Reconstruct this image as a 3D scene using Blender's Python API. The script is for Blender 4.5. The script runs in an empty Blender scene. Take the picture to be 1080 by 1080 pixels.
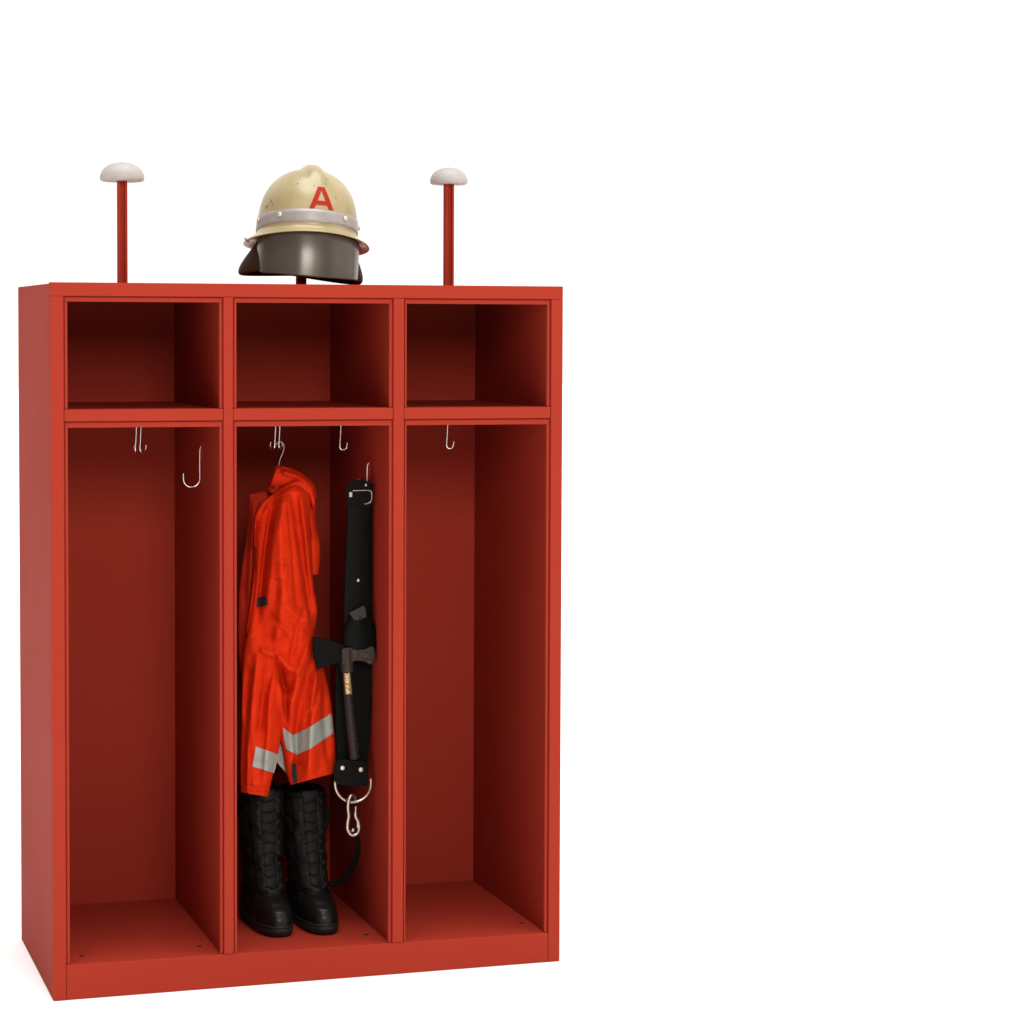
import bpy, bmesh, math, random
from mathutils import Vector, Matrix, noise
from mathutils.bvhtree import BVHTree
from math import sin, cos, pi, radians, sqrt, exp
random.seed(4)
SC = bpy.context.scene
COL = SC.collection

# ---------------------------------------------------------------- camera
CP = Vector((-0.8456, -6.6435, 1.7401))
YAW, PIT, ROL = 0.2919, -0.0495, 0.0036
FPX, CX, CY = 2726.4405, 508.0113, 479.7728
Fv = Vector((sin(YAW)*cos(PIT), cos(YAW)*cos(PIT), sin(PIT)))
Rv = Fv.cross(Vector((0, 0, 1))).normalized()
Uv = Rv.cross(Fv)
Rr = Rv*cos(ROL) + Uv*sin(ROL)
Ur = -Rv*sin(ROL) + Uv*cos(ROL)
cam = bpy.data.cameras.new('camera')
camo = bpy.data.objects.new('camera', cam)
COL.objects.link(camo)
camo.matrix_world = Matrix(((Rr.x, Ur.x, -Fv.x, CP.x), (Rr.y, Ur.y, -Fv.y, CP.y),
                            (Rr.z, Ur.z, -Fv.z, CP.z), (0, 0, 0, 1)))
cam.sensor_width = 36
cam.lens = FPX/1080*36
cam.shift_x = (540-CX)/1080
cam.shift_y = (CY-540)/1080
cam.clip_start = 0.1
cam.clip_end = 2000
SC.camera = camo

# ---------------------------------------------------------------- studio light
w = bpy.data.worlds.new('World')
SC.world = w
w.use_nodes = True
wb = w.node_tree.nodes['Background']
wn = w.node_tree.nodes
wl = w.node_tree.links
# a photo studio: bright white backdrop side, dim room behind the photographer
wtc = wn.new('ShaderNodeTexCoord')
wsx = wn.new('ShaderNodeSeparateXYZ')
wmr = wn.new('ShaderNodeMapRange')
wmr.interpolation_type = 'SMOOTHSTEP'
wmr.inputs[1].default_value = -.35
wmr.inputs[2].default_value = .30
wmr.inputs[3].default_value = .25
wmr.inputs[4].default_value = 1.24
wl.new(wtc.outputs['Generated'], wsx.inputs[0])
wma = wn.new('ShaderNodeMath')
wma.operation = 'MULTIPLY_ADD'
wma.inputs[1].default_value = 1.35
wl.new(wsx.outputs['X'], wma.inputs[0])
wl.new(wsx.outputs['Y'], wma.inputs[2])
wl.new(wma.outputs[0], wmr.inputs[0])
wl.new(wmr.outputs[0], wb.inputs[1])
wb.inputs[0].default_value = (1.0, .96, .90, 1)

def area(name, loc, target, sx, sy, power, color=(1, 1, 1)):
    l = bpy.data.lights.new(name, 'AREA')
    l.shape = 'RECTANGLE'
    l.size = sx
    l.size_y = sy
    l.energy = power
    l.color = color
    o = bpy.data.objects.new(name, l)
    COL.objects.link(o)
    o.location = loc
    d = Vector(target)-Vector(loc)
    o.rotation_euler = d.to_track_quat('-Z', 'Y').to_euler()
    return o
area('key_softbox', (0.3, -6.3, 3.4), (0.7, 0, 1.0), 2.2, 1.8, 222, (1, .97, .93))
top = bpy.data.lights.new('floor_fill_sun', 'SUN')  # added overhead sun, no real fitting; lifts the floor to plain white
top.energy = 3.8
top.angle = radians(50)
topo = bpy.data.objects.new('floor_fill_sun', top)
COL.objects.link(topo)
topo.rotation_euler = Vector((.03, .13, -1.0)).to_track_quat('-Z', 'Y').to_euler()

SC.view_settings.view_transform = 'Standard'
SC.view_settings.look = 'None'
SC.view_settings.gamma = 1
SC.view_settings.exposure = -0.09
SC.view_settings.use_curve_mapping = False

# ---------------------------------------------------------------- helpers
def P(u, v, y):
    """world point seen at (u, v) of the 1080 px photograph on the vertical plane at depth y"""
    d = Fv + Rr*((u-CX)/FPX) - Ur*((v-CY)/FPX)
    t = (y-CP.y)/d.y
    return CP + d*t
def PZ(u, v, z):
    d = Fv + Rr*((u-CX)/FPX) - Ur*((v-CY)/FPX)
    t = (z-CP.z)/d.z
    return CP + d*t

def mat(name, base, rough=.5, metal=0, spec=.5, ior=1.45, bump=None, var=None, coat=0, sheen=0, trans=0):
    m = bpy.data.materials.new(name)
    m.use_nodes = True
    nt = m.node_tree
    b = nt.nodes['Principled BSDF']
    b.inputs['Base Color'].default_value = (*base, 1)
    b.inputs['Roughness'].default_value = rough
    b.inputs['Metallic'].default_value = metal
    b.inputs['IOR'].default_value = ior
    b.inputs['Specular IOR Level'].default_value = spec
    b.inputs['Coat Weight'].default_value = coat
    b.inputs['Coat Roughness'].default_value = .15
    b.inputs['Sheen Weight'].default_value = sheen
    b.inputs['Transmission Weight'].default_value = trans
    tc = nt.nodes.new('ShaderNodeTexCoord')
    if var:                      # (other colour, scale, low, high)
        n = nt.nodes.new('ShaderNodeTexNoise')
        n.inputs['Scale'].default_value = var[1]
        n.inputs['Detail'].default_value = 6
        r = nt.nodes.new('ShaderNodeMapRange')
        r.inputs[1].default_value = var[2]
        r.inputs[2].default_value = var[3]
        mx = nt.nodes.new('ShaderNodeMix')
        mx.data_type = 'RGBA'
        mx.inputs[6].default_value = (*base, 1)
        mx.inputs[7].default_value = (*var[0], 1)
        nt.links.new(tc.outputs['Object'], n.inputs['Vector'])
        nt.links.new(n.outputs['Fac'], r.inputs[0])
        nt.links.new(r.outputs[0], mx.inputs[0])
        nt.links.new(mx.outputs[2], b.inputs['Base Color'])
        rr = nt.nodes.new('ShaderNodeMapRange')
        rr.inputs[3].default_value = rough*.88
        rr.inputs[4].default_value = min(1, rough*1.14)
        nt.links.new(n.outputs['Fac'], rr.inputs[0])
        nt.links.new(rr.outputs[0], b.inputs['Roughness'])
    if bump:                     # (scale, strength, distance)
        n = nt.nodes.new('ShaderNodeTexNoise')
        n.inputs['Scale'].default_value = bump[0]
        n.inputs['Detail'].default_value = 4
        bp = nt.nodes.new('ShaderNodeBump')
        bp.inputs['Strength'].default_value = bump[1]
        bp.inputs['Distance'].default_value = bump[2]
        nt.links.new(tc.outputs['Object'], n.inputs['Vector'])
        nt.links.new(n.outputs['Fac'], bp.inputs['Height'])
        nt.links.new(bp.outputs[0], b.inputs['Normal'])
    return m

M = {}
M['paint'] = mat('red_powder_coat', (.32, .033, .018), .55, spec=.3, ior=1.09, bump=(900, .06, .0004), var=((.305, .0305, .0175), 2.5, .3, .7))
M['white_floor'] = mat('white_studio_floor', (.93, .93, .93), .9, spec=.1)
M['cap'] = mat('white_plastic', (.40, .37, .345), .5, var=((.36, .33, .305), 30, .35, .7))
M['steel'] = mat('bright_steel', (.42, .37, .31), .32, 1, bump=(300, .1, .0003))
M['hook_steel'] = mat('chromed_hook_wire', (.80, .76, .70), .25, 1)
M['flap'] = mat('highlit_grey_leather', (.022, .020, .017), .5, spec=.3, bump=(180, .3, .0008))  # grey leather, lightened so its colour carries the pouch highlight
M['hole'] = mat('dark_hole', (.004, .004, .004), .9)
M['orange'] = mat('orange_fabric', (.60, .026, .003), .75, sheen=0, spec=.1, bump=(700, .25, .0006), var=((.50, .019, .0025), 14, .35, .7))
M['redcloth'] = mat('dark_red_cloth', (.42, .020, .006), .8, spec=.2, bump=(600, .25, .0006))  # darker red cloth for the back panel, inner hood and seams
M['tape'] = mat('reflective_tape', (.30, .31, .275), .55, spec=.2, bump=(450, .2, .0005), var=((.25, .26, .235), 25, .35, .65))
M['velcro'] = mat('black_velcro', (.012, .012, .012), .9, bump=(900, .5, .001))
M['leather'] = mat('black_leather', (.0035, .0035, .003), .5, spec=.07, bump=(220, .35, .0008))
M['webbing'] = mat('black_webbing', (.004, .004, .0035), .8, spec=.1, bump=(500, .5, .001))
M['boot'] = mat('black_boot_leather', (.004, .004, .0035), .5, spec=.16, bump=(130, .6, .0016), var=((.010, .009, .008), 40, .4, .7))
M['toe'] = mat('polished_boot_toe', (.005, .005, .0045), .36, spec=.34, bump=(260, .12, .0006))
M['rubber'] = mat('black_rubber', (.010, .009, .008), .6, spec=.3)
M['lace'] = mat('black_lace', (.008, .008, .007), .85, spec=.1)
M['eyelet'] = mat('dark_metal', (.05, .042, .03), .5, 1)
M['shell'] = mat('luminous_helmet_paint', (.37, .295, .155), .33, coat=.2, var=((.30, .235, .11), 12, .42, .68), bump=(60, .04, .001))
M['band'] = mat('reflective_helmet_band', (.33, .30, .285), .42, metal=.2, var=((.28, .25, .24), 30, .35, .7))
M['rivet'] = mat('cream_rivet', (.62, .52, .40), .3, metal=.4)
M['brown'] = mat('dark_brown_leather', (.030, .014, .007), .65, spec=.15, bump=(150, .4, .001), var=((.03, .014, .008), 25, .4, .7))
M['visor'] = mat('smoked_visor', (.095, .084, .067), .24, spec=.5, metal=.25, var=((.08, .07, .055), 9, .35, .7))
M['redletter'] = mat('red_letter_paint', (.33, .020, .008), .5, spec=.12)
M['scratch'] = mat('black_scuff', (.05, .035, .015), .7)
M['brass'] = mat('brass_label', (.55, .38, .20), .4, metal=.6, var=((.12, .07, .03), 260, .5, .58))
M['grip'] = mat('brown_black_grip', (.016, .011, .009), .55, spec=.3, bump=(200, .3, .0008))
M['axe'] = mat('dark_axe_steel', (.028, .020, .015), .5, metal=.2, spec=.3, var=((.12, .09, .06), 160, .60, .70))

def link(name, bm, m, parent=None, smooth=False, bevel=0, recalc=True):
    me = bpy.data.meshes.new(name)
    if recalc:
        bmesh.ops.recalc_face_normals(bm, faces=bm.faces)
    bm.to_mesh(me)
    bm.free()
    if m:
        me.materials.append(M[m])
    if smooth:
        for p in me.polygons:
            p.use_smooth = True
    o = bpy.data.objects.new(name, me)
    COL.objects.link(o)
    if parent:
        o.parent = parent
        o.matrix_parent_inverse = WORLD[parent.name].inverted() if parent.name in WORLD else Matrix()
    if bevel:
        b = o.modifiers.new('bevel', 'BEVEL')
        b.width = bevel
        b.segments = 2
        b.limit_method = 'ANGLE'
        b.harden_normals = False
    return o
WORLD = {}
def thing(name, label, cat, loc=(0, 0, 0), group=None):
    o = bpy.data.objects.new(name, None)
    COL.objects.link(o)
    o.location = loc
    o.empty_display_size = .05
    WORLD[o.name] = Matrix.Translation(loc)
    o['label'] = label
    o['category'] = cat
    if group:
        o['group'] = group
    return o
def tag(o, label, cat, group=None):
    o['label'] = label
    o['category'] = cat
    if group:
        o['group'] = group
    return o

def box(bm, x0, x1, y0, y1, z0, z1):
    vs = [bm.verts.new((x, y, z)) for z in (z0, z1) for y in (y0, y1) for x in (x0, x1)]
    for f in ((0, 2, 3, 1), (4, 5, 7, 6), (0, 1, 5, 4), (2, 6, 7, 3), (0, 4, 6, 2), (1, 3, 7, 5)):
        bm.faces.new([vs[i] for i in f])
    return vs

def catmull(pts, n):
    pts = [Vector(p) for p in pts]
    out = []
    m = len(pts)
    for i in range(n):
        t = i/(n-1)*(m-1)
        k = min(int(t), m-2)
        f = t-k
        p0 = pts[max(k-1, 0)]
        p1 = pts[k]
        p2 = pts[k+1]
        p3 = pts[min(k+2, m-1)]
        out.append(.5*((2*p1)+(p2-p0)*f+(2*p0-5*p1+4*p2-p3)*f*f+(-p0+3*p1-3*p2+p3)*f*f*f))
    return out

def tube(bm, pts, r, seg=10, n=None, closed=False, flat=None):
    """round tube along pts; r number or list"""
    if n:
        pts = catmull(pts, n)
    pts = [Vector(p) for p in pts]
    m = len(pts)
    rings = []
    ref = None
    for i, p in enumerate(pts):
        if closed:
            t = pts[(i+1) % m]-pts[i-1]
        else:
            t = pts[min(i+1, m-1)]-pts[max(i-1, 0)]
        t.normalize()
        if ref is None:
            ref = Vector((0, 1, 0)) if abs(t.y) < .9 else Vector((1, 0, 0))
        a = (ref-t*ref.dot(t)).normalized()
        ref = a
        b = t.cross(a)
        rr = r[i*(len(r)-1)//max(1, m-1)] if isinstance(r, (list, tuple)) else r
        fa = flat or 1
        rings.append([bm.verts.new(p+a*cos(2*pi*k/seg)*rr*fa+b*sin(2*pi*k/seg)*rr) for k in range(seg)])
    for i in range(m if closed else m-1):
        A = rings[i]
        B = rings[(i+1) % m]
        for k in range(seg):
            bm.faces.new((A[k], A[(k+1) % seg], B[(k+1) % seg], B[k]))
    if not closed:
        bm.faces.new(rings[0][::-1])
        bm.faces.new(rings[-1])

def lathe(bm, prof, c, seg=40, axis='z', cap=True):
    c = Vector(c)
    rings = []
    for r, h in prof:
        ring = []
        for k in range(seg):
            a = 2*pi*k/seg
            if axis == 'z':
                q = Vector((r*cos(a), r*sin(a), h))
            else:
                q = Vector((r*cos(a), h, r*sin(a)))
            ring.append(bm.verts.new(c+q))
        rings.append(ring)
    for A, B in zip(rings, rings[1:]):
        for k in range(seg):
            bm.faces.new((A[k], A[(k+1) % seg], B[(k+1) % seg], B[k]))
    if cap:
        bm.faces.new(rings[0][::-1])
        bm.faces.new(rings[-1])

def slab(bm, pts, y0, y1, M3=None):
    """prism from a polygon of (u, v) photo points between depths y0 (front) and y1 (back)"""
    A = [bm.verts.new(P(u, v, y0)) for u, v in pts]
    B = []
    for a in A:
        B.append(bm.verts.new(a.co+Vector((0, y1-y0, 0))))
    bm.faces.new(A)
    bm.faces.new(B[::-1])
    n = len(A)
    for i in range(n):
        bm.faces.new((A[i], B[i], B[(i+1) % n], A[(i+1) % n]))

def stud(bm, c, r, d=.004, seg=14):
    lathe(bm, [(r*.3, -d), (r*.75, -d*.85), (r, -d*.3), (r, d*.4)], c, seg, 'y')

# ---------------------------------------------------------------- floor
bm = bmesh.new()
s = 60
vs = [bm.verts.new((x, y, -.0062+.0115*x/1.3787)) for x, y in ((-s, -s), (s, -s), (s, s), (-s, s))]
bm.faces.new(vs)
fl = link('floor', bm, 'white_floor')
fl['kind'] = 'structure'

# ---------------------------------------------------------------- locker
W, D, H = 1.3787, .7064, 1.85
ZF = .0864
LK = thing('fire_locker', 'red steel open locker with three tall bays and three upper bins, on white floor', 'locker')
def zb(x):                       # the base follows the slightly uneven floor
    return -.0055+.0115*x/W
def panel(name, x0, x1, y0, y1, z0, z1, bevel=.0012, m='paint', parent=LK):
    bm = bmesh.new()
    vs = box(bm, x0, x1, y0, y1, z0, z1)
    if z0 == 0:
        for v in vs:
            if v.co.z == 0:
                v.co.z = zb(v.co.x)
    return link(name, bm, m, parent, bevel=bevel)
T = .002
g = .0008
# faces
panel('stile', 0, .0332, 0, .028, 0, 1.8145)
panel('stile', 1.3462, W, 0, .028, 0, 1.8145)
panel('top_rail', 0, W, 0, .028, 1.8155, H)
panel('plinth', .0332+g, 1.3462-g, .0006, .028, 0, ZF, bevel=.002)
# carcass
panel('side_panel', 0, .030, .0285, D, 0, H-.003)
panel('side_panel', 1.3402, W, .0285, D, 0, H-.003)
panel('top_panel', .0305, 1.3397, .0285, D-.001, 1.822, H-.001)
panel('back_panel', .0305, 1.3397, .7015, D-.0005, .02, 1.8215)
panel('bottom_panel', .0305, 1.3397, .0285, .701, ZF-.012, ZF-.0006)
bays = [(.0438, .4380), (.4832, .8953), (.9430, 1.3357)]
divs = [(.4480, .4730), (.9057, .9345)]
for a, b in divs:
    panel('divider_post', a, b, 0, .028, ZF+g, 1.8155-g)
    panel('divider', a-.0065, b+.0065, .0285, .7013, ZF+.0002, 1.8215)
# edges of the openings: face edges of the grid cells
cells = [(.0332, .4480), (.4730, .9057), (.9345, 1.3462)]
for (a, b), (oa, ob) in zip(cells, bays):
    panel('shelf_face', a+g, b-g, .0006, .026, 1.4941, 1.5247, bevel=.002)
    panel('shelf', oa-.004, ob+.004, .027, .7010, 1.4955, 1.5232)
    for z0, z1, zt in ((1.5247, 1.8155, 1.8010), (ZF, 1.4941, 1.4775)):
        bm = bmesh.new()
        gr = .0035
        # a thin angle frame set back round the opening: two uprights and a head, one folded strip
        prof = [((oa, z0+.0006), (oa, zt)), ((ob, z0+.0006), (ob, zt))]
        box(bm, a+gr, oa, .005, .020, z0+.0006, zt)
        box(bm, ob, b-gr, .005, .020, z0+.0006, zt)
        box(bm, a+gr, b-gr, .005, .020, zt, z1-gr)
        link('frame_strip', bm, 'paint', LK, bevel=.0008)
        bm = bmesh.new()      # the backing that closes the groove
        box(bm, a-.002, oa-.001, .0105, .0265, z0+.001, zt)
        box(bm, ob+.001, b+.002, .0105, .0265, z0+.001, zt)
        box(bm, a-.002, b+.002, .0105, .0265, zt+.001, z1+.0005)
        link('groove_backing', bm, 'paint', LK)
for a_, b_ in ((.0012, .0320), (1.3470, W-.0012)):
    panel('corner_filler', a_, b_, .002, .0275, 1.8005, 1.8300, parent=LK)  # added filler, blocks the bright background showing through the corner gap
# screw holes in the bay floors
for u, v in ((86, 1008), (210.5, 998), (386.5, 985.5), (550, 973.5)):
    c = PZ(u, v, ZF)
    bm = bmesh.new()
    lathe(bm, [(.0065, -.0004), (.0065, .0004), (.004, .0005)], (c.x, c.y, ZF), 14)
    link('floor_hole', bm, 'hole', LK)

# helmet holders on top
def holder(u, vcap, vbase, rad, y=.35, pw=.0125):
    c = P(u, vcap, y)
    z0 = H-.0005
    zc = P(u, vbase, y).z
    bm = bmesh.new()
    # open C section post
    box(bm, c.x-pw, c.x-pw*.45, y-pw, y+pw, z0, zc+.002)
    box(bm, c.x+pw*.45, c.x+pw, y-pw, y+pw, z0, zc+.002)
    box(bm, c.x-pw*.45-.0002, c.x+pw*.45+.0002, y-pw*.35, y+pw*.9, z0, zc+.0015)
    po = link('helmet_holder', bm, 'paint', LK, bevel=.0012)
    h = P(u, vcap-0.0, y).z-zc
    bm = bmesh.new()
    pr = [(.001, .006), (rad*.55, .005), (rad*.86, .000), (rad*.97, .003), (rad, .009)]
    for i in range(1, 14):
        a = i/13*pi/2
        pr.append((rad*max(cos(a), .001)**.92, .009+(h-.009)*sin(a)))
    lathe(bm, pr, (c.x, y, zc-.003), 48)
    cp = link('holder_cap', bm, 'cap', LK, smooth=True)
    cp.parent = po
    return po, zc
holder(128.7, 169.8, 190.5, .0600)
holder(473.4, 175.5, 193.8, .0530)
holder(317.6, 215, 232, .050)

# hooks: wire hooks under the shelves
def under_hook(u, y, twin=False, vt=449, vb=477, w2=9, lean=0):
    bm = bmesh.new()
    top = P(u, vt, y)
    top.z = 1.4958
    b = P(u, vb, y).z
    r = .0098
    def one(dx, dy, sgn, tw):
        pts = [top+Vector((dx+.004*sgn, dy, 0)), Vector((top.x+dx+.002*sgn, y+dy, b+.045)), Vector((top.x+dx, y+dy, b+r*1.5))]
        for k in range(9):
            a = pi+pi*k/8
            q = Vector((r*(1+cos(a)), 0, r*sin(a)))
            q = Matrix.Rotation(tw, 3, 'Z') @ q
            pts.append(Vector((top.x+dx, y+dy, b+r))+q*sgn if sgn > 0 else Vector((top.x+dx-q.x, y+dy-q.y, b+r+q.z)))
        q = pts[-1]
        pts.append(q+Vector((0.0015*sgn, 0, .012)))
        tube(bm, pts, .0027, 8, 40)
    one(0, 0, 1, lean)
    if twin:
        one(-.014, -.01, 1, lean+1.1)
    # round base plate screwed to the underside
    lathe(bm, [(.014, -.0032), (.016, 0)], (top.x, y, 1.4953), 20)
    return link('hook', bm, 'hook_steel', LK, smooth=True)
under_hook(147.5, .30, True, lean=.5)
under_hook(294, .30, True, vb=474, lean=.9)
under_hook(358.5, .30, vb=474.5)
under_hook(471, .30, vb=473)
def side_hook(wallx, u0, u1, vt, vb, vtip, y, plate=True):
    """J hook standing out from the right wall of a bay"""
    a = P(u0, vt, y)
    zb_ = P(u0, vb, y).z
    zt = P(u1, vtip, y).z
    x1 = P(u1, vb, y).x
    x0 = wallx-.006
    r = (x0-x1)/2
    pts = [Vector((wallx+.001, y, a.z)), Vector((x0+.001, y, a.z-.006)), Vector((x0, y, a.z-.03)), Vector((x0, y, zb_+r*1.6))]
    for k in range(9):
        an = -pi*k/8
        pts.append(Vector((x0-r+r*cos(an), y, zb_+r+r*sin(an))))
    pts.append(Vector((x1, y, zt)))
    bm = bmesh.new()
    tube(bm, pts, .0025, 8, 50)
    h = link('side_hook', bm, 'hook_steel', LK, smooth=True)
    bm = bmesh.new()
    box(bm, wallx-.0035, wallx-.0003, y-.010, y+.010, a.z-.045, a.z+.008)
    pl = link('hook_plate', bm, 'paint', LK, bevel=.001)
    pl.parent = h
    pl.matrix_parent_inverse = Matrix()
side_hook(.4415, 211, 193.5, 470, 513.5, 499, .272)
side_hook(.8992, 388, 378, 488, 513, 505, .235)

# ---------------------------------------------------------------- cloth patches
def seg_d(px, py, ax, ay, bx, by):
    dx, dy = bx-ax, by-ay
    L = dx*dx+dy*dy
    t = max(0, min(1, ((px-ax)*dx+(py-ay)*dy)/L)) if L else 0
    qx, qy = ax+t*dx, ay+t*dy
    s_ = (px-qx)*dy-(py-qy)*dx
    return sqrt((px-qx)**2+(py-qy)**2)*(1 if s_ >= 0 else -1), t
def fold_h(folds, u, v):
    h = 0
    for pts, wd, amp in folds:
        best = None
        n = len(pts)-1
        for i in range(n):
            d, t = seg_d(u, v, *pts[i], *pts[i+1])
            if best is None or abs(d) < abs(best[0]):
                best = (d, (i+t)/n)
        d, t = best
        env = min(1, 6*t+.25, 6*(1-t)+.25)
        wl = wd*(1.9 if d > 0 else 1)        # one flank steep, the other soft
        h += amp*env*exp(-(d/wl)**2)
    return h
def patch(name, L, R, y0, tf, tb, folds, m, parent, nu=70, nv=150, pw=.55, open_bottom=True, wob=.003, lean=None, seed=0):
    """closed body of cloth between a left and a right edge (photo points), front bulge tf, back bulge tb"""
    Lc = catmull([(a, b, 0) for a, b in L], nv)
    Rc = catmull([(a, b, 0) for a, b in R], nv)
    bm = bmesh.new()
    rings = []
    for j in range(nv):
        t = j/(nv-1)
        yy = y0+(lean(t) if lean else 0)
        ring = []
        endf = min(1, (t+.004)*14)**.5
        for k in range(2*nu):
            front = k < nu
            s_ = k/nu if front else 1-(k-nu)/nu
            u = Lc[j].x*(1-s_)+Rc[j].x*s_
            v = Lc[j].y*(1-s_)+Rc[j].y*s_
            e = max(0, 1-(2*s_-1)**2)**pw
            if front:
                f = 2.3*fold_h(folds, u, v)*min(1, e*1.6)
                nz = noise.noise(Vector((u*.045+seed, v*.02, seed)))*wob*2+noise.noise(Vector((u*.14+seed, v*.06, 7)))*wob*1.2+noise.noise(Vector((u*.12+v*.16+seed, (v-u)*.05, 3)))*wob*.9
                y = yy-(tf*e*endf+f+nz*min(1, e*1.5))
            else:
                y = yy+tb*e*endf
            ring.append(bm.verts.new(P(u, v, y)))
        rings.append(ring)
    n2 = 2*nu
    for A, B in zip(rings, rings[1:]):
        for k in range(n2):
            bm.faces.new((A[k], A[(k+1) % n2], B[(k+1) % n2], B[k]))
    bm.faces.new(rings[0])
    if open_bottom:             # turn the hem in and up, leaving the end hollow
        last = rings[-1]
        c = sum((v.co for v in last), Vector())/n2
        prev = last
        for f, dz in ((.93, .001), (.90, .012), (.85, .045)):
            ring = [bm.verts.new(c+(v.co-c)*f+Vector((0, 0, dz))) for v in last]
            for k in range(n2):
                bm.faces.new((prev[k], prev[(k+1) % n2], ring[(k+1) % n2], ring[k]))
            prev = ring
        bm.faces.new(prev)
    else:
        bm.faces.new(rings[-1][::-1])
    return link(name, bm, m, parent, smooth=True)

def bvh_of(objs):
    vs, fs = [], []
    for o in objs:
        off = len(vs)
        mw = WORLDM(o)
        vs += [mw @ v.co for v in o.data.vertices]
        fs += [[off+i for i in p.vertices] for p in o.data.polygons]
    return BVHTree.FromPolygons(vs, fs)
def WORLDM(o):
    m = o.matrix_basis.copy()
    q = o
    while q.parent:
        m = q.parent.matrix_basis @ q.matrix_parent_inverse @ m
        q = q.parent
    return m
def decal(name, L, R, hosts, m, parent, off=.0012, th=.0012, nu=24, nv=24, fallback=.2, smooth=True, bow=0):
    """a thin strip sewn or painted on: a patch between two edges laid on the hosts' front surface"""
    T_ = bvh_of(hosts)
    Lc = catmull([(a, b, 0) for a, b in L], nv)
    Rc = catmull([(a, b, 0) for a, b in R], nv)
    bm = bmesh.new()
    F_, B_ = [], []
    lastd = None
    for j in range(nv):
        fr, br = [], []
        for k in range(nu):
            s_ = k/(nu-1)
            q = Lc[j]*(1-s_)+Rc[j]*s_
            d = (Fv+Rr*((q.x-CX)/FPX)-Ur*((q.y-CY)/FPX)).normalized()
            hit = T_.ray_cast(CP, d)
            if hit[0] is not None and hit[3] < 9:
                dist = hit[3]
                lastd = dist
            else:
                dist = lastd if lastd else (P(q.x, q.y, fallback)-CP).length
            bul = bow*(1-(2*s_-1)**2)
            fr.append(bm.verts.new(CP+d*(dist-off-th-bul)))
            br.append(bm.verts.new(CP+d*(dist-off*.1)))
        F_.append(fr)
        B_.append(br)
    for j in range(nv-1):
        for k in range(nu-1):
            bm.faces.new((F_[j][k], F_[j][k+1], F_[j+1][k+1], F_[j+1][k]))
            bm.faces.new((B_[j][k], B_[j+1][k], B_[j+1][k+1], B_[j][k+1]))
    for j in range(nv-1):
        for k in (0, nu-1):
            bm.faces.new((F_[j][k], F_[j+1][k], B_[j+1][k], B_[j][k]))
    for k in range(nu-1):
        for j in (0, nv-1):
            bm.faces.new((F_[j][k], F_[j][k+1], B_[j][k+1], B_[j][k]))
    return link(name, bm, m, parent, smooth=smooth)

# ---------------------------------------------------------------- coat hanger
hc = P(295, 487, .30)
HG = thing('coat_hanger', 'thin wire coat hanger holding the orange jacket', 'hanger', hc)
bm = bmesh.new()
pts = [P(289.5, 472, .30), P(292, 467.5, .30), P(296.5, 466, .30), P(299.5, 470, .30), P(298.5, 477, .30), P(295.5, 484, .30), P(294, 491, .30), P(294, 499, .30)]
tube(bm, pts, .0019, 8, 40)
link('hanger_hook', bm, 'steel', HG, smooth=True)
bm = bmesh.new()
tube(bm, [P(287, 516, .285), P(294, 499, .30), P(325, 528, .30)], .0025, 8, 30)
link('shoulder_bar', bm, 'steel', HG, smooth=True)

# ---------------------------------------------------------------- jacket
JK = thing('firefighter_jacket', 'bright orange firefighter jacket with grey reflective bands hanging in the middle bay', 'jacket', P(300, 520, .26))
back = patch('back_panel', [(263, 521), (260, 560), (253, 612), (251, 650), (252, 690), (255, 720)],
             [(292, 516), (290, 560), (288, 620), (285, 680), (280, 720), (275, 740)], .30, .022, .03,
             [([(268, 530), (262, 640)], 3, .008), ([(276, 530), (270, 640)], 3, -.008)], 'redcloth', JK, 40, 90, seed=3)
rsl = patch('sleeve', [(318, 512), (318, 545), (320, 580), (322, 606)],
            [(333.5, 518), (333, 546), (338, 578), (336, 606)], .275, .022, .02,
            [([(325, 530), (331, 570)], 2.5, .006)], 'orange', JK, 36, 80, seed=5)
body_folds = [
    ([(292, 545), (287, 600), (281, 640)], 5, .010),
    ([(287, 530), (279, 580), (272, 650)], 2.2, -.010),
    ([(300, 520), (297, 560), (300, 640)], 7, .012),
    ([(308, 520), (314, 560), (323, 620), (330, 660)], 3, -.012),
    ([(316, 516), (322, 560), (327, 610)], 3, .010),
    ([(300, 615), (297, 650), (291, 680)], 6, .012),
    ([(272, 686), (284, 690), (290, 692)], 3.2, .012),
    ([(291, 690), (302, 704), (316, 712)], 3.5, .014),
    ([(289, 697), (296, 716), (305, 733)], 3.0, -.013),
    ([(330, 668), (318, 700), (308, 740), (304, 765)], 4, .012),
    ([(326, 700), (316, 740), (312, 775), (314, 820)], 3, -.012),
    ([(335, 700), (330, 740), (327, 790), (325, 822)], 4, .012),
    ([(342, 715), (341, 760), (345, 800)], 2.6, -.008),
    ([(302, 640), (318, 655), (333, 650)], 4, .007),
    ([(310, 800), (312, 826)], 2, -.006),
    ([(296, 700), (300, 735), (302, 762)], 2, -.009),
    ([(338, 715), (333, 740), (322, 762)], 1.8, -.006),
    ([(280, 645), (296, 660), (306, 672)], 2.2, -.006),
    ([(322, 640), (312, 665), (305, 700)], 2.2, -.006),
    ([(303, 530), (308, 580), (312, 640)], 1.6, -.004),
]
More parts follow.
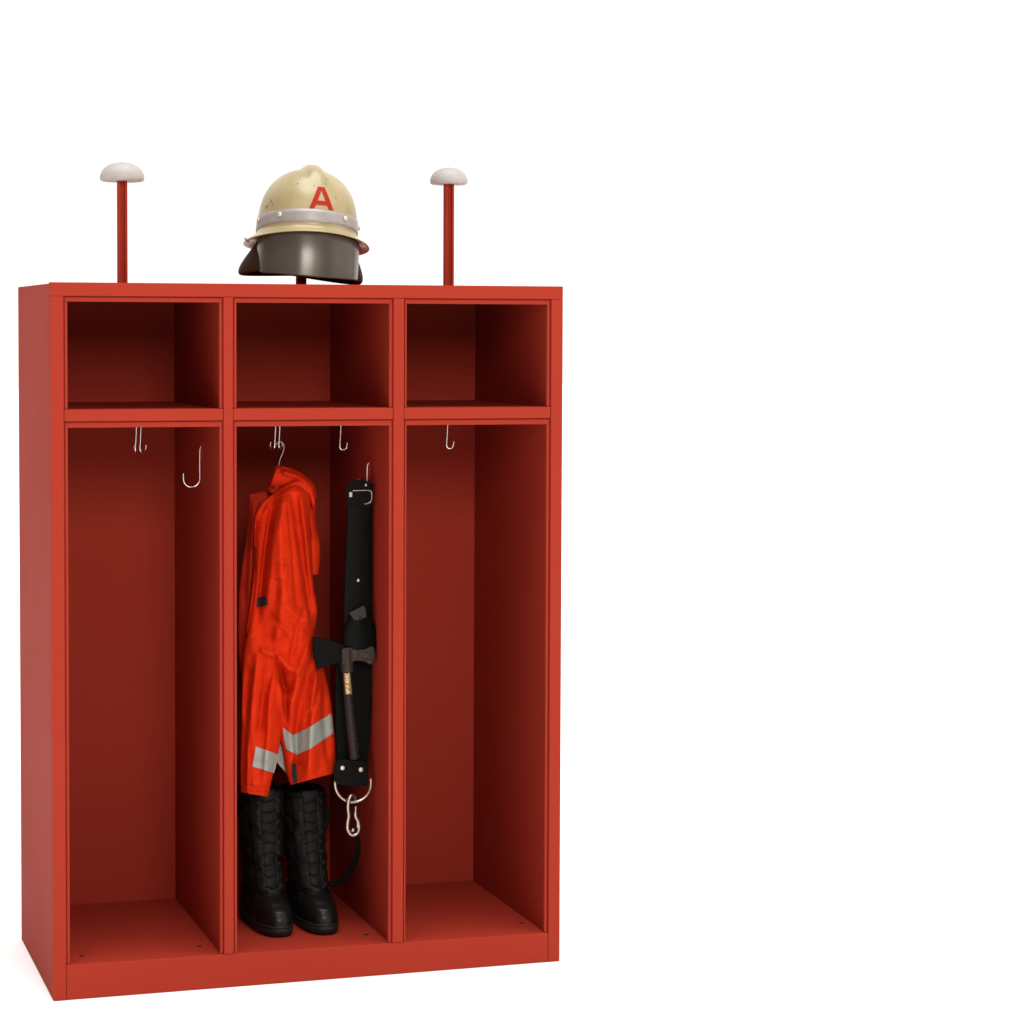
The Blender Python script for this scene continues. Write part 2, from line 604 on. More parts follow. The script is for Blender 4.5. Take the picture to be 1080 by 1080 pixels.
body = patch('body', [(300, 512), (283, 526), (271, 545), (268.5, 575), (268, 610), (264, 645), (258, 690), (262, 730), (282, 760), (296, 785), (301, 812), (306, 828)],
             [(322, 506), (329, 522), (327.5, 545), (329, 585), (331, 618), (335, 645), (332, 674), (341, 703), (348, 732), (351.5, 760), (354, 788), (354, 815)],
             .255, .062, .05, body_folds, 'orange', JK, 110, 260, lean=lambda t: -.03*t, seed=1)
# sleeve in front, from the elbow fold to the cuff
sl_folds = [
    ([(272, 690), (266, 740), (262, 790), (261, 835)], 3.2, .008),
    ([(283, 700), (276, 740), (272, 775)], 3, -.009),
    ([(290, 705), (284, 740), (283, 775), (278, 830)], 3.5, .008),
    ([(262, 700), (258, 760)], 2.5, -.005),
    ([(264, 788), (264, 836)], 1.1, -.004),
    ([(256, 828), (270, 832), (284, 831)], 1.2, -.003),
]
fsl = patch('sleeve', [(267, 628), (262, 660), (256.5, 693), (255, 730), (254.5, 765), (253.5, 800), (253.5, 820), (254, 835.5)],
            [(276, 632), (280, 664), (290, 690), (295, 712), (297, 750), (296, 780), (289, 812), (282.5, 840.5)],
            .205, .036, .03, sl_folds, 'orange', JK, 70, 160, lean=lambda t: .06*(1-min(1, t*3.2))**2, seed=2)
# storm flap down the front edge and hood
decal('storm_flap', [(287, 522), (273, 536), (268.5, 556), (268.3, 600), (264, 640), (259.5, 668)],
      [(297, 519), (284, 534), (278, 552), (275.5, 600), (270, 642), (263.5, 668)], [body], 'orange', JK, .002, .004, 14, 80, bow=.004)
hood = patch('hood', [(282, 520), (284, 508), (292, 494), (296, 491)], [(291, 523), (300, 514), (308, 505), (309, 496)],
             .27, .03, .02, [([(286, 515), (298, 500)], 2, -.008)], 'redcloth', JK, 36, 60, open_bottom=False, seed=8)
hood_outer = patch('hood', [(291, 491.5), (300, 492), (312, 495.5), (324, 503), (332, 512), (334.5, 526)],
                   [(283, 513), (291, 515), (301, 514), (312, 510), (322, 511), (329, 526)], .262, .030, .02,
                   [([(296, 498), (312, 502), (328, 514)], 2.5, .008)], 'orange', JK, 30, 90, open_bottom=False, seed=11, pw=.5)
rim = patch('collar', [(269.5, 549), (272, 538), (280, 527), (290, 519), (301, 512), (312, 506.5), (322, 505.5), (330, 513), (333, 526)],
            [(273.5, 551), (278, 540), (287, 531), (298, 524), (309, 519), (318, 517.5), (325, 522), (328, 530), (330, 538)],
            .218, .020, .02, [([(276, 540), (290, 526), (305, 516), (320, 512)], 1.5, -.004)], 'orange', JK, 26, 120, open_bottom=False, seed=12, pw=.5, lean=lambda t: .02*t)
for sl_, host in ((([(286.5, 523.5), (272.8, 537), (268.6, 556), (268.4, 600), (264.4, 640), (260.2, 675)], .9), 'body'),
            (([(296, 521), (283, 536), (277.2, 553), (274.6, 600), (269, 642), (262.8, 668)], .9), 'body'),
            (([(305, 597), (304.5, 606), (303.8, 613.6)], .7), 'body'),
            (([(285, 608.3), (294, 611), (303.6, 614)], .8), 'body'),
            (([(312, 776), (314, 800), (315, 826)], .7), 'body'),
            (([(327, 700), (326.5, 735), (327.5, 765)], .7), 'body'),
            (([(290, 692), (303, 706), (318, 712)], .8), 'body'),
            (([(263.5, 810), (263, 825), (263.5, 838)], .8), 'sleeve'),
            (([(270, 700), (265, 740), (266, 786)], .7), 'sleeve'),
            (([(254.5, 829), (268, 834), (283, 834)], .8), 'sleeve')):
    pts_, wd_ = sl_
    n_ = len(pts_)
    A_, B_ = [], []
    for i_, (a_, b_) in enumerate(pts_):
        p0, p1 = pts_[max(i_-1, 0)], pts_[min(i_+1, n_-1)]
        tx, ty = p1[0]-p0[0], p1[1]-p0[1]
        l_ = sqrt(tx*tx+ty*ty)
        A_.append((a_-ty/l_*wd_/2, b_+tx/l_*wd_/2))
        B_.append((a_+ty/l_*wd_/2, b_-tx/l_*wd_/2))
    decal('seam', A_, B_, [body] if host == 'body' else [fsl], 'redcloth', JK, .0008, .0008, 3, 70)
decal('pocket_flap', [(286, 594), (285, 608)], [(305, 598), (303.5, 613.5)], [body], 'orange', JK, .001, .0018, 20, 14)
decal('zip_pull', [(271, 630.5), (270.5, 640)], [(280, 628.5), (283, 638)], [body], 'velcro', JK, .002, .004, 12, 10, bow=.003)
decal('reflective_band', [(298, 767), (299, 778), (301.5, 790)], [(309, 775.3), (310.5, 786), (313, 796)], [body], 'tape', JK, .001, .0012, 14, 16)
decal('reflective_band', [(309, 775.3), (310.5, 786), (313, 796)], [(328, 766), (328, 777), (328, 789.5)], [body], 'tape', JK, .001, .0012, 24, 16)
decal('reflective_band', [(328, 766), (328, 777), (328, 789.5)], [(349.6, 752), (351, 762), (352, 773)], [body], 'tape', JK, .001, .0012, 24, 16)
decal('reflective_band', [(269.5, 787), (268, 798), (266, 808.5)], [(294, 796), (291.5, 806), (289, 815.3)], [fsl], 'tape', JK, .001, .0012, 24, 16)
decal('cuff_tab', [(307, 806), (307.5, 815), (309, 826)], [(312, 805), (313, 815), (313.5, 825.5)], [body], 'velcro', JK, .002, .003, 10, 20, bow=.002)
# inner lining band seen between sleeve and hem
bm = bmesh.new()
slab(bm, [(295, 776), (299, 782), (303, 800), (304, 818), (300, 813), (293, 805), (292, 795)], .236, .24)
link('lining_band', bm, 'tape', JK)

# ---------------------------------------------------------------- belt
BY = .165
BT = thing('rescue_belt', 'black leather rescue belt with steel buckle and ring hanging beside the jacket', 'belt', P(386, 508, BY))
def ribbon(bm, L, R, y, th, n=40, bow=.004):
    Lc = catmull([(a, b, 0) for a, b in L], n)
    Rc = catmull([(a, b, 0) for a, b in R], n)
    rings = []
    m_ = 9
    for j in range(n):
        yj = y(j/(n-1)) if callable(y) else y
        f, b = [], []
        for k in range(m_):
            s_ = k/(m_-1)
            q = Lc[j]*(1-s_)+Rc[j]*s_
            yy = yj-bow*(1-(2*s_-1)**2)
            p = P(q.x, q.y, yy)
            f.append(bm.verts.new(p))
            b.append(bm.verts.new(p+Vector((0, th, 0))))
        rings.append(f+b[::-1])
    c = 2*m_
    for A, B in zip(rings, rings[1:]):
        for k in range(c):
            bm.faces.new((A[k], A[(k+1) % c], B[(k+1) % c], B[k]))
    bm.faces.new(rings[0])
    bm.faces.new(rings[-1][::-1])
bm = bmesh.new()
ribbon(bm, [(368, 511), (366, 520), (366.5, 545), (365, 580), (363.5, 620), (363, 660)], [(389, 509), (392.5, 520), (391.5, 545), (391, 580), (391, 620), (393, 660)], BY, .006)
link('strap', bm, 'leather', BT, smooth=True, bevel=.001)
bm = bmesh.new()
ribbon(bm, [(378, 512), (377, 560), (374, 640), (356, 690), (354, 740), (356, 812)], [(395, 510), (394.5, 560), (395, 640), (396, 690), (393, 740), (387, 812)], .20, .006, 60)
link('rear_strap', bm, 'webbing', BT, smooth=True, bevel=.001)
# doubled head of the strap round the hook
bm = bmesh.new()
slab(bm, [(366, 532), (365, 518), (367, 510), (373, 506), (382, 505.5), (389, 508), (392.5, 516), (393, 528), (391, 535), (378, 537)], BY-.008, BY-.002)
link('strap_head', bm, 'leather', BT, bevel=.0015)
bm = bmesh.new()
yb = BY-.012
tube(bm, [P(372, 517.5, yb), P(386, 517.2, yb), P(390.5, 517.5, yb), P(392, 520, yb), P(392, 526, yb), P(390, 530, yb), P(384.5, 531.5, yb)], .0021, 8, 50)
link('buckle', bm, 'steel', BT, smooth=True)
bm = bmesh.new()
box(bm, *[f(P(370, 521.3, yb)) for f in (lambda p: p.x-.005, lambda p: p.x+.005)], yb-.002, yb+.004, P(370, 524.5, yb).z, P(370, 518.5, yb).z)
link('buckle_prong', bm, 'steel', BT, bevel=.002)
for u, v, r, yy in ((386, 511.5, .0048, yb), (378, 612, .0058, BY-.006), (361.2, 810, .0066, BY-.016), (380.6, 811.8, .0066, BY-.016)):
    bm = bmesh.new()
    stud(bm, P(u, v, yy), r)
    link('stud', bm, 'steel' if v < 650 else 'rivet', BT, smooth=True)
# lower leather keeper
bm = bmesh.new()
slab(bm, [(354, 805), (357, 801.8), (364, 801), (376, 802), (384, 803.2), (387.5, 806), (388.5, 815), (388.5, 827), (386, 829.5), (368, 829.5), (356, 827.5), (352.5, 824), (352.3, 812)], BY-.013, BY-.004)
link('leather_keeper', bm, 'leather', BT, bevel=.002)
bm = bmesh.new()
c = (372.3, 826)
pts = []
for k in range(0, 41):
    a = pi*(1.12)-k/40*pi*1.24+0.0
    pts.append(P(c[0]+19*cos(a), c[1]-(-1)*0-(-20.5)*(-sin(a))*-1, BY-.004))
pts = []
for k in range(41):
    a = radians(-14)+k/40*radians(208)
    pts.append(P(c[0]+19*cos(a), c[1]+20*sin(a), BY-.006))
tube(bm, pts, .0046, 14)
link('d_ring', bm, 'steel', BT, smooth=True)

# holster on the belt
bm = bmesh.new()
ribbon(bm, [(370, 648), (363.5, 662), (362, 675), (363, 690)], [(385, 639), (394, 655), (398, 672), (395, 690)], BY-.012, .016, 30, .012)
link('holster', bm, 'leather', BT, smooth=True)
bm = bmesh.new()
slab(bm, [(368.5, 646.5), (384, 638.5), (386, 643), (386.5, 651), (380, 654), (374, 654.5)], BY-.029, BY-.026)
link('holster_flap', bm, 'flap', BT, bevel=.001)
bm = bmesh.new()
stud(bm, P(380, 652, BY-.03), .0038)
link('stud', bm, 'eyelet', BT, smooth=True)

# ---------------------------------------------------------------- hatchet
AY = BY-.016
AX = thing('hatchet', 'firefighter hatchet with ribbed dark grip and brass plate held upside down in the belt holster', 'hatchet', P(368, 695, AY))
bm = bmesh.new()
tube(bm, [P(366, 704, AY), P(367, 730, AY), P(370, 762, AY), P(374, 800, AY+.006)], [.0125, .0125, .0135, .0125], 18, 140)
for i, v in enumerate(bm.verts):
    ring = i//18
    if ring % 5 == 0 and ring > 34:
        cc = Vector((v.co.x, AY, v.co.z))
        v.co.y += .0022 if v.co.y < AY else -.0022
hd = link('handle', bm, 'grip', AX, smooth=True)
bm = bmesh.new()
tube(bm, [P(365.5, 685, AY), P(365.8, 700, AY), P(366, 709, AY)], [.0165, .018, .0155], 18, 10)
link('head_socket', bm, 'axe', AX, smooth=True)
decal('brass_plate', [(362, 709), (363, 720), (364.2, 732.5)], [(369, 708.5), (370.3, 720), (371.6, 732)], [hd], 'brass', AX, .0006, .001, 10, 16)
bm = bmesh.new()
slab(bm, [(361, 684), (368, 683), (378, 685.5), (387, 684.5), (392, 681.5), (395.5, 683), (396.3, 691), (395, 699), (391, 701.5), (385, 698), (376, 697), (370, 700), (361, 702)], AY-.013, AY+.010)
bmesh.ops.subdivide_edges(bm, edges=bm.edges[:], cuts=1)
link('axe_poll', bm, 'axe', AX, bevel=.004)
bm = bmesh.new()
slab(bm, [(365, 681), (352, 676.5), (340, 673), (330, 671.5), (331, 690), (334, 706), (342, 704), (354, 700), (365, 699)], AY+.004, AY+.016)
link('axe_blade', bm, 'webbing', AX, bevel=.003)  # blade takes the webbing black to paint in the shade it hangs in

# ---------------------------------------------------------------- snap hook
SHY = BY-.010
SH = thing('snap_hook', 'steel snap hook clipped into the ring at the bottom of the belt', 'carabiner', P(371, 841, SHY))
bm = bmesh.new()
tube(bm, [P(373.5, 847, SHY+.012), P(374.5, 842, SHY+.010), P(371.5, 839, SHY-.003), P(368, 843, SHY-.008), P(367, 852, SHY-.006), P(367.8, 861, SHY-.003), P(366.6, 868, SHY),
          P(366.8, 875, SHY), P(370.5, 880.3, SHY), P(375.5, 880, SHY), P(378.6, 874.5, SHY), P(378, 867, SHY), P(375.2, 861.5, SHY), P(375, 856, SHY)], .0056, 14, 90)
link('hook_body', bm, 'steel', SH, smooth=True)
bm = bmesh.new()
tube(bm, [P(375.2, 850.5, SHY), P(375.2, 858, SHY), P(377.3, 866, SHY), P(377.8, 873, SHY)], [.0036, .0044, .0056, .0056], 12, 24)
link('gate', bm, 'steel', SH, smooth=True)
bm = bmesh.new()
lathe(bm, [(.0046, -.004), (.0056, -.002), (.0056, .004)], P(372.4, 875.5, SHY-.003), 16, 'y')
link('swivel_pin', bm, 'steel', SH, smooth=True)

# ---------------------------------------------------------------- rope
bm = bmesh.new()
RY = .30
tube(bm, [P(373, 876, SHY+.012), P(376.5, 884, .19), P(377.5, 896, .21), P(374, 910, .24), P(367, 922, .27), P(357, 931, .29), P(347, 932.5, .30), P(338, 926, .30), P(332.5, 914, .30),
          P(332, 900, .29), P(337, 886, .28), P(343, 872, .27), P(345, 860, .27), P(342.5, 850, .28), P(337, 847, .30)], .0075, 14, 120)
tag(link('safety_rope', bm, 'webbing', None, smooth=True), 'black safety line looping from the snap hook down behind the right boot', 'rope')

# ---------------------------------------------------------------- boots
def lerp_tab(tab, x):
    for (a, va), (b, vb) in zip(tab, tab[1:]):
        if x <= b:
            t = (x-a)/(b-a)
            t = t*t*(3-2*t)*.35+t*.65
            return [p*(1-t)+q*t for p, q in zip(va, vb)]
    return tab[-1][1]
# z: front y, back y, half width front, half width back
BTAB = [(0.000, (.172, -.108, .056, .044)), (.020, (.178, -.112, .059, .047)), (.045, (.178, -.112, .060, .048)),
        (.066, (.168, -.112, .058, .048)), (.083, (.140, -.110, .053, .047)), (.100, (.103, -.106, .047, .046)),
        (.125, (.084, -.102, .049, .049)), (.160, (.068, -.100, .049, .050)), (.220, (.060, -.102, .053, .054)),
        (.300, (.056, -.106, .058, .058)), (.372, (.056, -.110, .061, .061))]
def boot_pt(z, th, lean=0, off=0, seed=0):
    fy, by, wf, wb_ = lerp_tab(BTAB, z)
    s_, c_ = sin(th), cos(th)
    yc = (fy*.25+by*.75) if z < .1 else (fy+by)/2
    ext = (fy-yc) if c_ > 0 else (yc-by)
    wd = wf*(.5+.5*c_)+wb_*(.5-.5*c_)
    if z < .09:
        wd *= 1-.10*exp(-((c_-.1)/.35)**2)
    p_ = .82
    x = wd*abs(s_)**p_*(1 if s_ > 0 else -1)
    y = yc+ext*abs(c_)**p_*(1 if c_ > 0 else -1)
    if z > .09:
        k = min(1, (z-.09)/.08)
        cr = noise.noise(Vector((th*1.3+seed, z*30, seed)))*.0075+noise.noise(Vector((th*3+seed, z*70, 3)))*.0035
        cr += -.003*exp(-((z-.135-.01*sin(th*2))/.006)**2)+-.003*exp(-((z-.165+.012*sin(th*2+1))/.006)**2)
        L = sqrt(x*x+y*y)
        x *= 1+cr*k/.05
        y *= 1+cr*k/.08
    q = Vector((x, y, z))
    if off:
        n = Vector((s_/max(wd, .01), c_/max(ext, .01), 0)).normalized()
        q += n*off
    q.x += lean*z
    return q
def make_boot(label, u, v, rot, lean, seed, hgt=.372):
    base = PZ(u, v, ZF)
    fwd = .17
    Rm = Matrix.Rotation(pi+rot, 4, 'Z')       # toe towards the viewer
    loc = Vector((base.x, base.y, ZF))-(Rm.to_3x3() @ Vector((0, fwd, 0)))
    root = thing('boot', label, 'boot', loc, 'boots in the middle bay')
    root.rotation_euler = (0, 0, pi+rot)
    WORLD.pop(root.name, None)
    def add(name, bm, m, smooth=True, bevel=0, par=None):
        o = link(name, bm, m, None, smooth=smooth, bevel=bevel)
        o.parent = par or root
        return o
    N = 84
    def surf(z0, z1, nz, off=0, ths=None, close=True, lip=False):
        bm = bmesh.new()
        rings = []
        for j in range(nz):
            z = z0+(z1-z0)*j/(nz-1)
            rings.append([bm.verts.new(boot_pt(z, 2*pi*k/N, lean, off, seed)) for k in range(N)])
        for A, B in zip(rings, rings[1:]):
            for k in range(N):
                bm.faces.new((A[k], A[(k+1) % N], B[(k+1) % N], B[k]))
        return bm, rings
    bm, rg = surf(.026, hgt, 110)
    top = rg[-1]
    for k, vv in enumerate(top):               # padded collar, dipping at the back
        pass
    c = sum((q.co for q in top), Vector())/N
    prev = top
    for f, dz in ((1.0, .003), (.96, .006), (.91, .004), (.88, -.01), (.85, -.09)):
        ring = [bm.verts.new(Vector((c.x+(q.co.x-c.x)*f, c.y+(q.co.y-c.y)*f, q.co.z+dz))) for q in top]
        for k in range(N):
            bm.faces.new((prev[k], prev[(k+1) % N], ring[(k+1) % N], ring[k]))
        prev = ring
    bm.faces.new(prev)
    bm.faces.new(rg[0][::-1])
    up = add('upper', bm, 'boot')
    # toe cap: a second, smoother skin over the front
    bm = bmesh.new()
    rings = []
    nth = 40
    for j in range(26):
        z = .027+(.100-.027)*j/25
        rings.append([])
        for k in range(nth+1):
            th = -1.25+2.5*k/nth
            q = boot_pt(min(z, .1), th, lean, 0, seed)
            ycut = .082-.010*cos(th)
            if q.y < ycut:
                q = Vector((q.x, ycut-(ycut-q.y)*.25, q.z))
            n = Vector((q.x*.6, max(q.y-.09, 0), .03)).normalized()
            rings[-1].append(bm.verts.new(q+n*.0020))
    for A, B in zip(rings, rings[1:]):
        for k in range(nth):
            bm.faces.new((A[k], A[k+1], B[k+1], B[k]))
    bmesh.ops.recalc_face_normals(bm, faces=bm.faces)
    o = add('toe_cap', bm, 'toe')
    # sole with welt
    bm = bmesh.new()
    rings = []
    for z, off in ((0, .000), (.001, .002), (.012, .0035), (.0235, .004), (.025, .0015), (.0262, .0045), (.0300, .0045), (.0312, .001)):
        rings.append([])
        for k in range(N):
            q = boot_pt(max(z, 0), 2*pi*k/N, lean, off, seed)
            if z < .012 and -.045 < q.y < .02:
                q.z += .009*sin((q.y+.045)/.065*pi)
            rings[-1].append(bm.verts.new(q))
    for A, B in zip(rings, rings[1:]):
        for k in range(N):
            bm.faces.new((A[k], A[(k+1) % N], B[(k+1) % N], B[k]))
    bm.faces.new(rings[0][::-1])
    bm.faces.new(rings[-1])
    add('sole', bm, 'rubber')
    # facings either side of the lacing
    for sg in (-1, 1):
        bm = bmesh.new()
        nz = 50
        A_, B_ = [], []
        for j in range(nz):
            z = .112+(hgt-.006-.112)*j/(nz-1)
            a0, a1 = .22*sg, .80*sg
            ra, rb = [], []
            for k in range(8):
                th = a0+(a1-a0)*k/7
                ra.append(bm.verts.new(boot_pt(z, th, lean, .0034 if 0 < k < 7 else .0026, seed)))
            A_.append(ra)
        for p_, q_ in zip(A_, A_[1:]):
            for k in range(7):
                bm.faces.new((p_[k], p_[k+1], q_[k+1], q_[k]))
        o = add('lace_facing', bm, 'boot', par=up)
        sd = o.modifiers.new('solid', 'SOLIDIFY')
        sd.thickness = .0022
        sd.offset = 0
    # tongue
    bm = bmesh.new()
    A_ = []
    for j in range(40):
        z = .105+(hgt+.012-.105)*j/39
        A_.append([bm.verts.new(boot_pt(min(z, .372), -.36+.72*k/8, lean, .0012+.0015*sin(k/8*pi), seed)+Vector((0, 0, max(0, z-.372)))) for k in range(9)])
    for p_, q_ in zip(A_, A_[1:]):
        for k in range(8):
            bm.faces.new((p_[k], p_[k+1], q_[k+1], q_[k]))
    o = add('tongue', bm, 'boot')
    sd = o.modifiers.new('solid', 'SOLIDIFY')
    sd.thickness = .002
    # eyelets and laces
    zs_ = [.122+i*(hgt-.02-.122)/8 for i in range(9)]
    for z in zs_:
        for sg in (-1, 1):
            q = boot_pt(z, .36*sg, lean, .0054, seed)
            bm = bmesh.new()
            tube(bm, [q+Vector((.0036*cos(a), 0, .0036*sin(a))) for a in [2*pi*i/12 for i in range(12)]], .0012, 6, closed=True)
            add('eyelet', bm, 'eyelet', par=up)
    bm = bmesh.new()
    for i in range(len(zs_)):
        pts = [boot_pt(zs_[i]+.003*sin(t*9+i), .33*(1-2*t), lean, .0046+.003*sin(t*pi), seed) for t in (0, .15, .35, .5, .65, .85, 1)]
        tube(bm, pts, .0018, 6, 12)
    add('laces', bm, 'lace')
    return root
b1 = make_boot('left black laced leather boot with shiny toe cap, under the jacket sleeve', 297, 988.5, .07, .013, 1.3)
b2 = make_boot('right black laced leather boot with shiny toe cap, beside the hanging rope', 345, 986, .05, .045, 5.1, .366)

# ---------------------------------------------------------------- helmet
hx = P(323.5, 248, .35)
HM = thing('fire_helmet', 'cream fire helmet with red letter A, grey band and smoked visor on the middle holder', 'helmet', hx)
WORLD.pop(HM.name, None)
az = math.atan2(CP.x-hx.x, -(CP.y-hx.y))        # towards the viewer
Hm = Matrix.Translation(hx) @ Matrix.Rotation(az+radians(11), 4, 'Z') @ Matrix.Rotation(radians(4.2), 4, 'Y') @ Matrix.Rotation(radians(-7), 4, 'X')
HM.matrix_basis = Hm
def hadd(name, bm, m, smooth=True, bevel=0, par=None):
    o = link(name, bm, m, None, smooth=smooth, bevel=bevel)
    o.parent = par or HM
    return o
RX, RYh, RZ = .1335, .155, .182
def dome_pt(a, z, off=0):
    """a: azimuth from the front (-y); z height above the band's lower edge"""
    t = max(0, min(1, (z+.005)/(RZ+.005)))
    k = max(0, 1-t**3.1)**.5
    k *= 1+.035*(1-t)
    x = (RX+off)*k*sin(a)
    y = -(RYh+off)*k*cos(a)
    return Vector((x, y, z+off*t))
def ridge(p):
    f = max(0, min(1, (p.z-.105)/.05))
    f = f*f*(3-2*f)
    return Vector((0, 0, .0125*exp(-(abs(p.x)/.0235)**3.4)*f))
bm = bmesh.new()
NA = 120
rings = []
zz = [RZ*sin(i/59*pi/2) for i in range(60)]
for z in zz[:-1]:
    ring = []
    for k in range(NA):
        p = dome_pt(2*pi*k/NA, z)
        ring.append(bm.verts.new(p+ridge(p)))
    rings.append(ring)
topv = bm.verts.new(Vector((0, 0, RZ))+ridge(Vector((0, 0, RZ))))
# brim: flares out and down, open underneath
def brim_ring(off, dz, dn):
    r = []
    for k in range(NA):
        a = 2*pi*k/NA
        side = abs(sin(a))
        p = dome_pt(a, 0)
        fr = .5+.5*cos(a)
        o = off*(1+.15*side+.15*fr)
        r.append(Vector((p.x+o*sin(a), p.y-o*cos(a), dz-dn*side*side*(.9) + .004*fr*dn/.012)))
    return r
br = [brim_ring(*q) for q in ((.004, -.006, .002), (.010, -.012, .004), (.020, -.018, .008), (.028, -.022, .012), (.029, -.0245, .0125), (.027, -.0255, .0125), (.018, -.0215, .008), (.0, -.012, .004), (-.008, .0, .0))]
prev = rings[0]
for q in br:
    cur = [bm.verts.new(p) for p in q]
    for k in range(NA):
        bm.faces.new((prev[(k+1) % NA], prev[k], cur[k], cur[(k+1) % NA]))
    prev = cur
for A, B in zip(rings, rings[1:]):
    for k in range(NA):
        bm.faces.new((A[k], A[(k+1) % NA], B[(k+1) % NA], B[k]))
for k in range(NA):
    bm.faces.new((rings[-1][k], rings[-1][(k+1) % NA], topv))
# inner skin so that the shell is hollow but closed
prevr = prev
for z in zz[::6][1:-1]:
    cur = []
    for k in range(NA):
        p = dome_pt(2*pi*k/NA, z, -.006)
        cur.append(bm.verts.new(p*.97))
    for k in range(NA):
        bm.faces.new((prevr[(k+1) % NA], prevr[k], cur[k], cur[(k+1) % NA]))
    prevr = cur
bm.faces.new(prevr)
shell = hadd('shell', bm, 'shell')
# band
bm = bmesh.new()
rings = []
def band_z(a):
    return .004+.006*cos(a)
for dz, off in ((0, .0005), (.0005, .0022), (.012, .0022), (.025, .0022), (.0355, .0022), (.036, .0002)):
    rings.append([bm.verts.new(dome_pt(2*pi*k/NA, band_z(2*pi*k/NA)+dz, off)) for k in range(NA)])
for A, B in zip(rings, rings[1:]):
    for k in range(NA):
        bm.faces.new((A[k], A[(k+1) % NA], B[(k+1) % NA], B[k]))
hadd('reflective_band', bm, 'band')
for a in (-45, 34, 78, -84, -130, 130):
    a = radians(a)
    bm = bmesh.new()
    q = dome_pt(a, band_z(a)+.021, .0045)
    lathe(bm, [(.0012, -.0042), (.005, -.0033), (.0072, -.0005), (.0072, .002)], (0, 0, 0), 16, 'y')
    bmesh.ops.transform(bm, matrix=Matrix.Translation(q) @ Matrix.Rotation(a, 4, 'Z'), verts=bm.verts)
    hadd('rivet', bm, 'rivet')
# the letter
def letter_stroke(bm, p0, p1, w0, horizontal=False, n=14):
    """stroke between (x, z) points on the dome, w0 = horizontal width"""
    fr, bk = [], []
    for i in range(n):
        t = i/(n-1)
        x = p0[0]*(1-t)+p1[0]*t
        z = p0[1]*(1-t)+p1[1]*t
        for lst, off in ((fr, .0014), (bk, -.001)):
            row = []
            for k in range(4):
                s_ = k/3-.5
                if horizontal:
                    xx, zc = x, z+s_*w0
                else:
                    xx, zc = x+s_*w0, z
                aa = xx/RX
                pp = dome_pt(LA+aa*1.02, zc, off)
                row.append(bm.verts.new(pp+ridge(pp)))
            lst.append(row)
    for i in range(n-1):
        for k in range(3):
            bm.faces.new((fr[i][k], fr[i][k+1], fr[i+1][k+1], fr[i+1][k]))
            bm.faces.new((bk[i][k], bk[i+1][k], bk[i+1][k+1], bk[i][k+1]))
    for i in range(n-1):
        for k in (0, 3):
            bm.faces.new((fr[i][k], fr[i+1][k], bk[i+1][k], bk[i][k]))
    for k in range(3):
        for i in (0, n-1):
            bm.faces.new((fr[i][k], fr[i][k+1], bk[i][k+1], bk[i][k]))
LA = radians(3)
bm = bmesh.new()
z0, z1 = .046, .110
letter_stroke(bm, (-.0265, z0), (-.0035, z1), .0135)
hadd('letter_a', bm, 'redletter', smooth=False)
bm2 = bmesh.new()
letter_stroke(bm2, (.0265, z0), (.0035, z1), .0135)
l2 = bm2
me = bpy.data.meshes.new('t')
l2.to_mesh(me)
l2.free()
bm3 = bmesh.new()
bm3.from_mesh(bpy.data.objects['letter_a'].data)
bm3.from_mesh(me)
bm4 = bmesh.new()
LAo = LA
letter_stroke(bm4, (-.0185, .0640), (.0185, .0640), .0115, True)
bm4.to_mesh(me)
bm3.from_mesh(me)
bm3.to_mesh(bpy.data.objects['letter_a'].data)
bpy.data.meshes.remove(me)
# scuffs
for a, z, l, wd in ((-62, .072, .012, .0016), (-58, .062, .010, .0012), (-70, .058, .010, .002), (-66, .060, .006, .0015), (-28, .118, .006, .0014), (10, .120, .005, .001), (22, .085, .004, .0018), (-6, .112, .004, .0016), (14, .135, .005, .0012)):
    a = radians(a)
    r0 = random.uniform(-.8, .8)
    vs = []
    for sx, sz in ((-wd, -l/2), (wd*.6, -l*.4), (wd, l*.35), (-wd*.4, l/2)):
        x = sx*cos(r0)-sz*sin(r0)
        z_ = sx*sin(r0)+sz*cos(r0)
        vs.append(dome_pt(a+x/RX, z+z_, .0006))
    bm = bmesh.new()
    vs = [bm.verts.new(p+ridge(p)) for p in vs]
    bm.faces.new(vs)
    hadd('scuff', bm, 'scratch', smooth=False, par=shell)
# visor
bm = bmesh.new()
NVA, NVZ = 90, 34
amax = radians(80)
front, backf = [], []
for j in range(NVZ):
    t = j/(NVZ-1)
    rf, rb = [], []
    for k in range(NVA):
        s_ = -1+2*k/(NVA-1)
        a = s_*amax
        ztop = -.016-.010*sin(a)**2
        zbot = -.140+.022*s_*s_
        cr = max(0, (abs(s_)-.80)/.20)
        zbot += .036*(1-sqrt(max(0, 1-cr*cr)))
        z = ztop*(1-t)+zbot*t
        sq = (abs(cos(a))**2.4+abs(sin(a))**2.4)**(-1/2.4)
        for lst, o in ((rf, 0), (rb, -.0022)):
            r1 = .143+o-.001*t
            r2 = .161+o+.004*sin(t*pi)
            lst.append(bm.verts.new((r1*sq*sin(a), -r2*sq*cos(a)*.99, z)))
    front.append(rf)
    backf.append(rb)
for j in range(NVZ-1):
    for k in range(NVA-1):
        bm.faces.new((front[j][k], front[j+1][k], front[j+1][k+1], front[j][k+1]))
        bm.faces.new((backf[j][k], backf[j][k+1], backf[j+1][k+1], backf[j+1][k]))
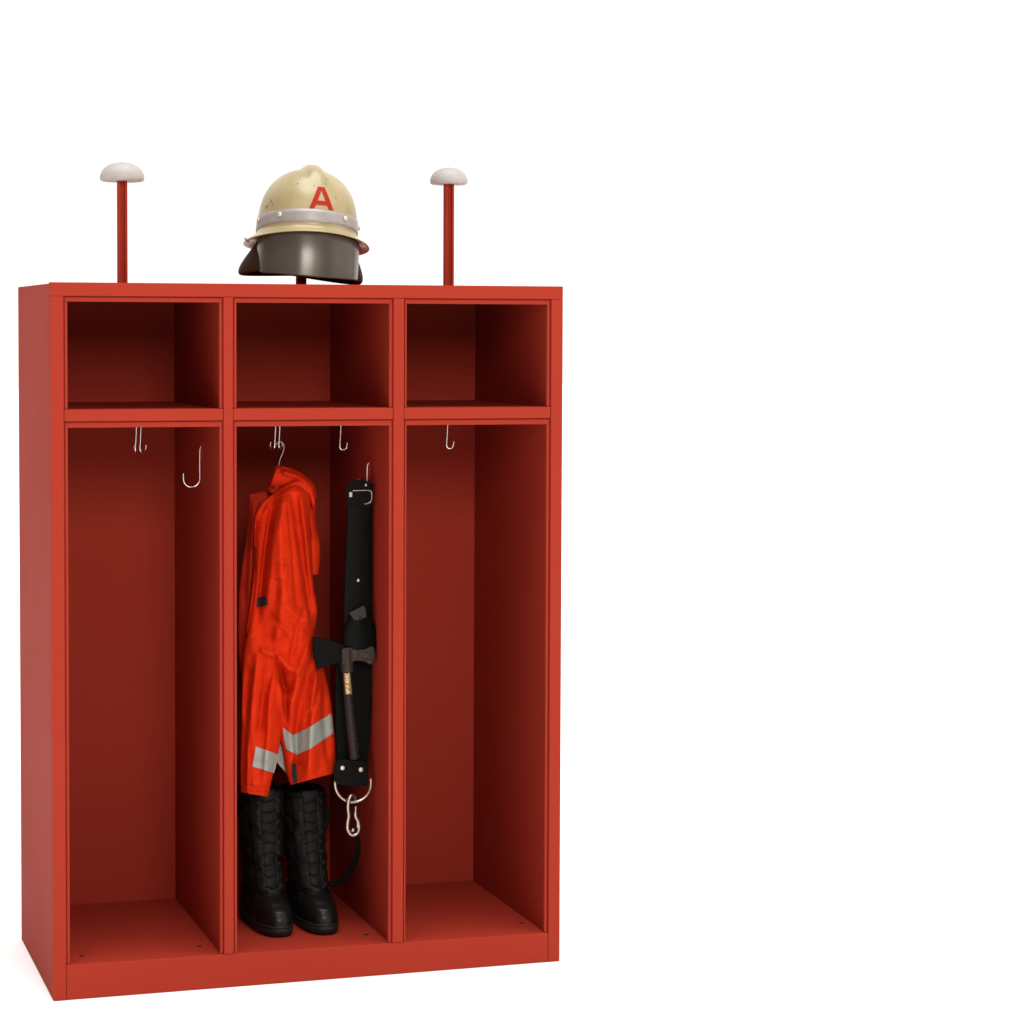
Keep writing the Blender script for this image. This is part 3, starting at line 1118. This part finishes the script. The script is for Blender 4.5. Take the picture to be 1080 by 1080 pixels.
for j in range(NVZ-1):
    for k in (0, NVA-1):
        bm.faces.new((front[j][k], front[j+1][k], backf[j+1][k], backf[j][k]))
for k in range(NVA-1):
    for j in (0, NVZ-1):
        bm.faces.new((front[j][k], front[j][k+1], backf[j][k+1], backf[j][k]))
hadd('visor', bm, 'visor')
# leather neck guard: curtain round the sides and back
bm = bmesh.new()
NC = 90
fr, bk = [], []
for j in range(22):
    t = j/21
    rf, rb = [], []
    for k in range(NC):
        s_ = -1+2*k/(NC-1)
        a = pi-s_*radians(122)
        edge = max(0, (abs(s_)-.60)/.40)
        ln = .112-.034*(1-abs(s_))-.020*edge**2
        wob_ = .005*sin(s_*14)*t
        z = -.012-.010*sin(a)**2-ln*sin(t*pi/2)**.9
        fl_ = .040*sin(t*pi*.80)*(1-edge**1.5)+wob_*(1-edge)
        base = dome_pt(a, 0)
        for lst, o in ((rf, 0), (rb, -.004)):
            lst.append(bm.verts.new((base.x-(.017 if sin(a) < 0 else .000)*t*min(1, abs(s_)*1.6)*(1-.5*edge)+(fl_+o-.002-.010*edge)*sin(a), base.y-(fl_*.4+o-.012*edge)*cos(a), z)))
    fr.append(rf)
    bk.append(rb)
for j in range(21):
    for k in range(NC-1):
        bm.faces.new((fr[j][k], fr[j+1][k], fr[j+1][k+1], fr[j][k+1]))
        bm.faces.new((bk[j][k], bk[j][k+1], bk[j+1][k+1], bk[j+1][k]))
    for k in (0, NC-1):
        bm.faces.new((fr[j][k], fr[j+1][k], bk[j+1][k], bk[j][k]))
for k in range(NC-1):
    for j in (0, 21):
        bm.faces.new((fr[j][k], fr[j][k+1], bk[j][k+1], bk[j][k]))
hadd('neck_guard', bm, 'brown')
# small clip at the side of the brim
bm = bmesh.new()
box(bm, -.176, -.158, -.012, .0, -.032, -.026)
bmesh.ops.rotate(bm, cent=(-.167, 0, -.03), matrix=Matrix.Rotation(radians(38), 3, 'Y'), verts=bm.verts)
hadd('strap_clip', bm, 'cap', smooth=False, bevel=.002)
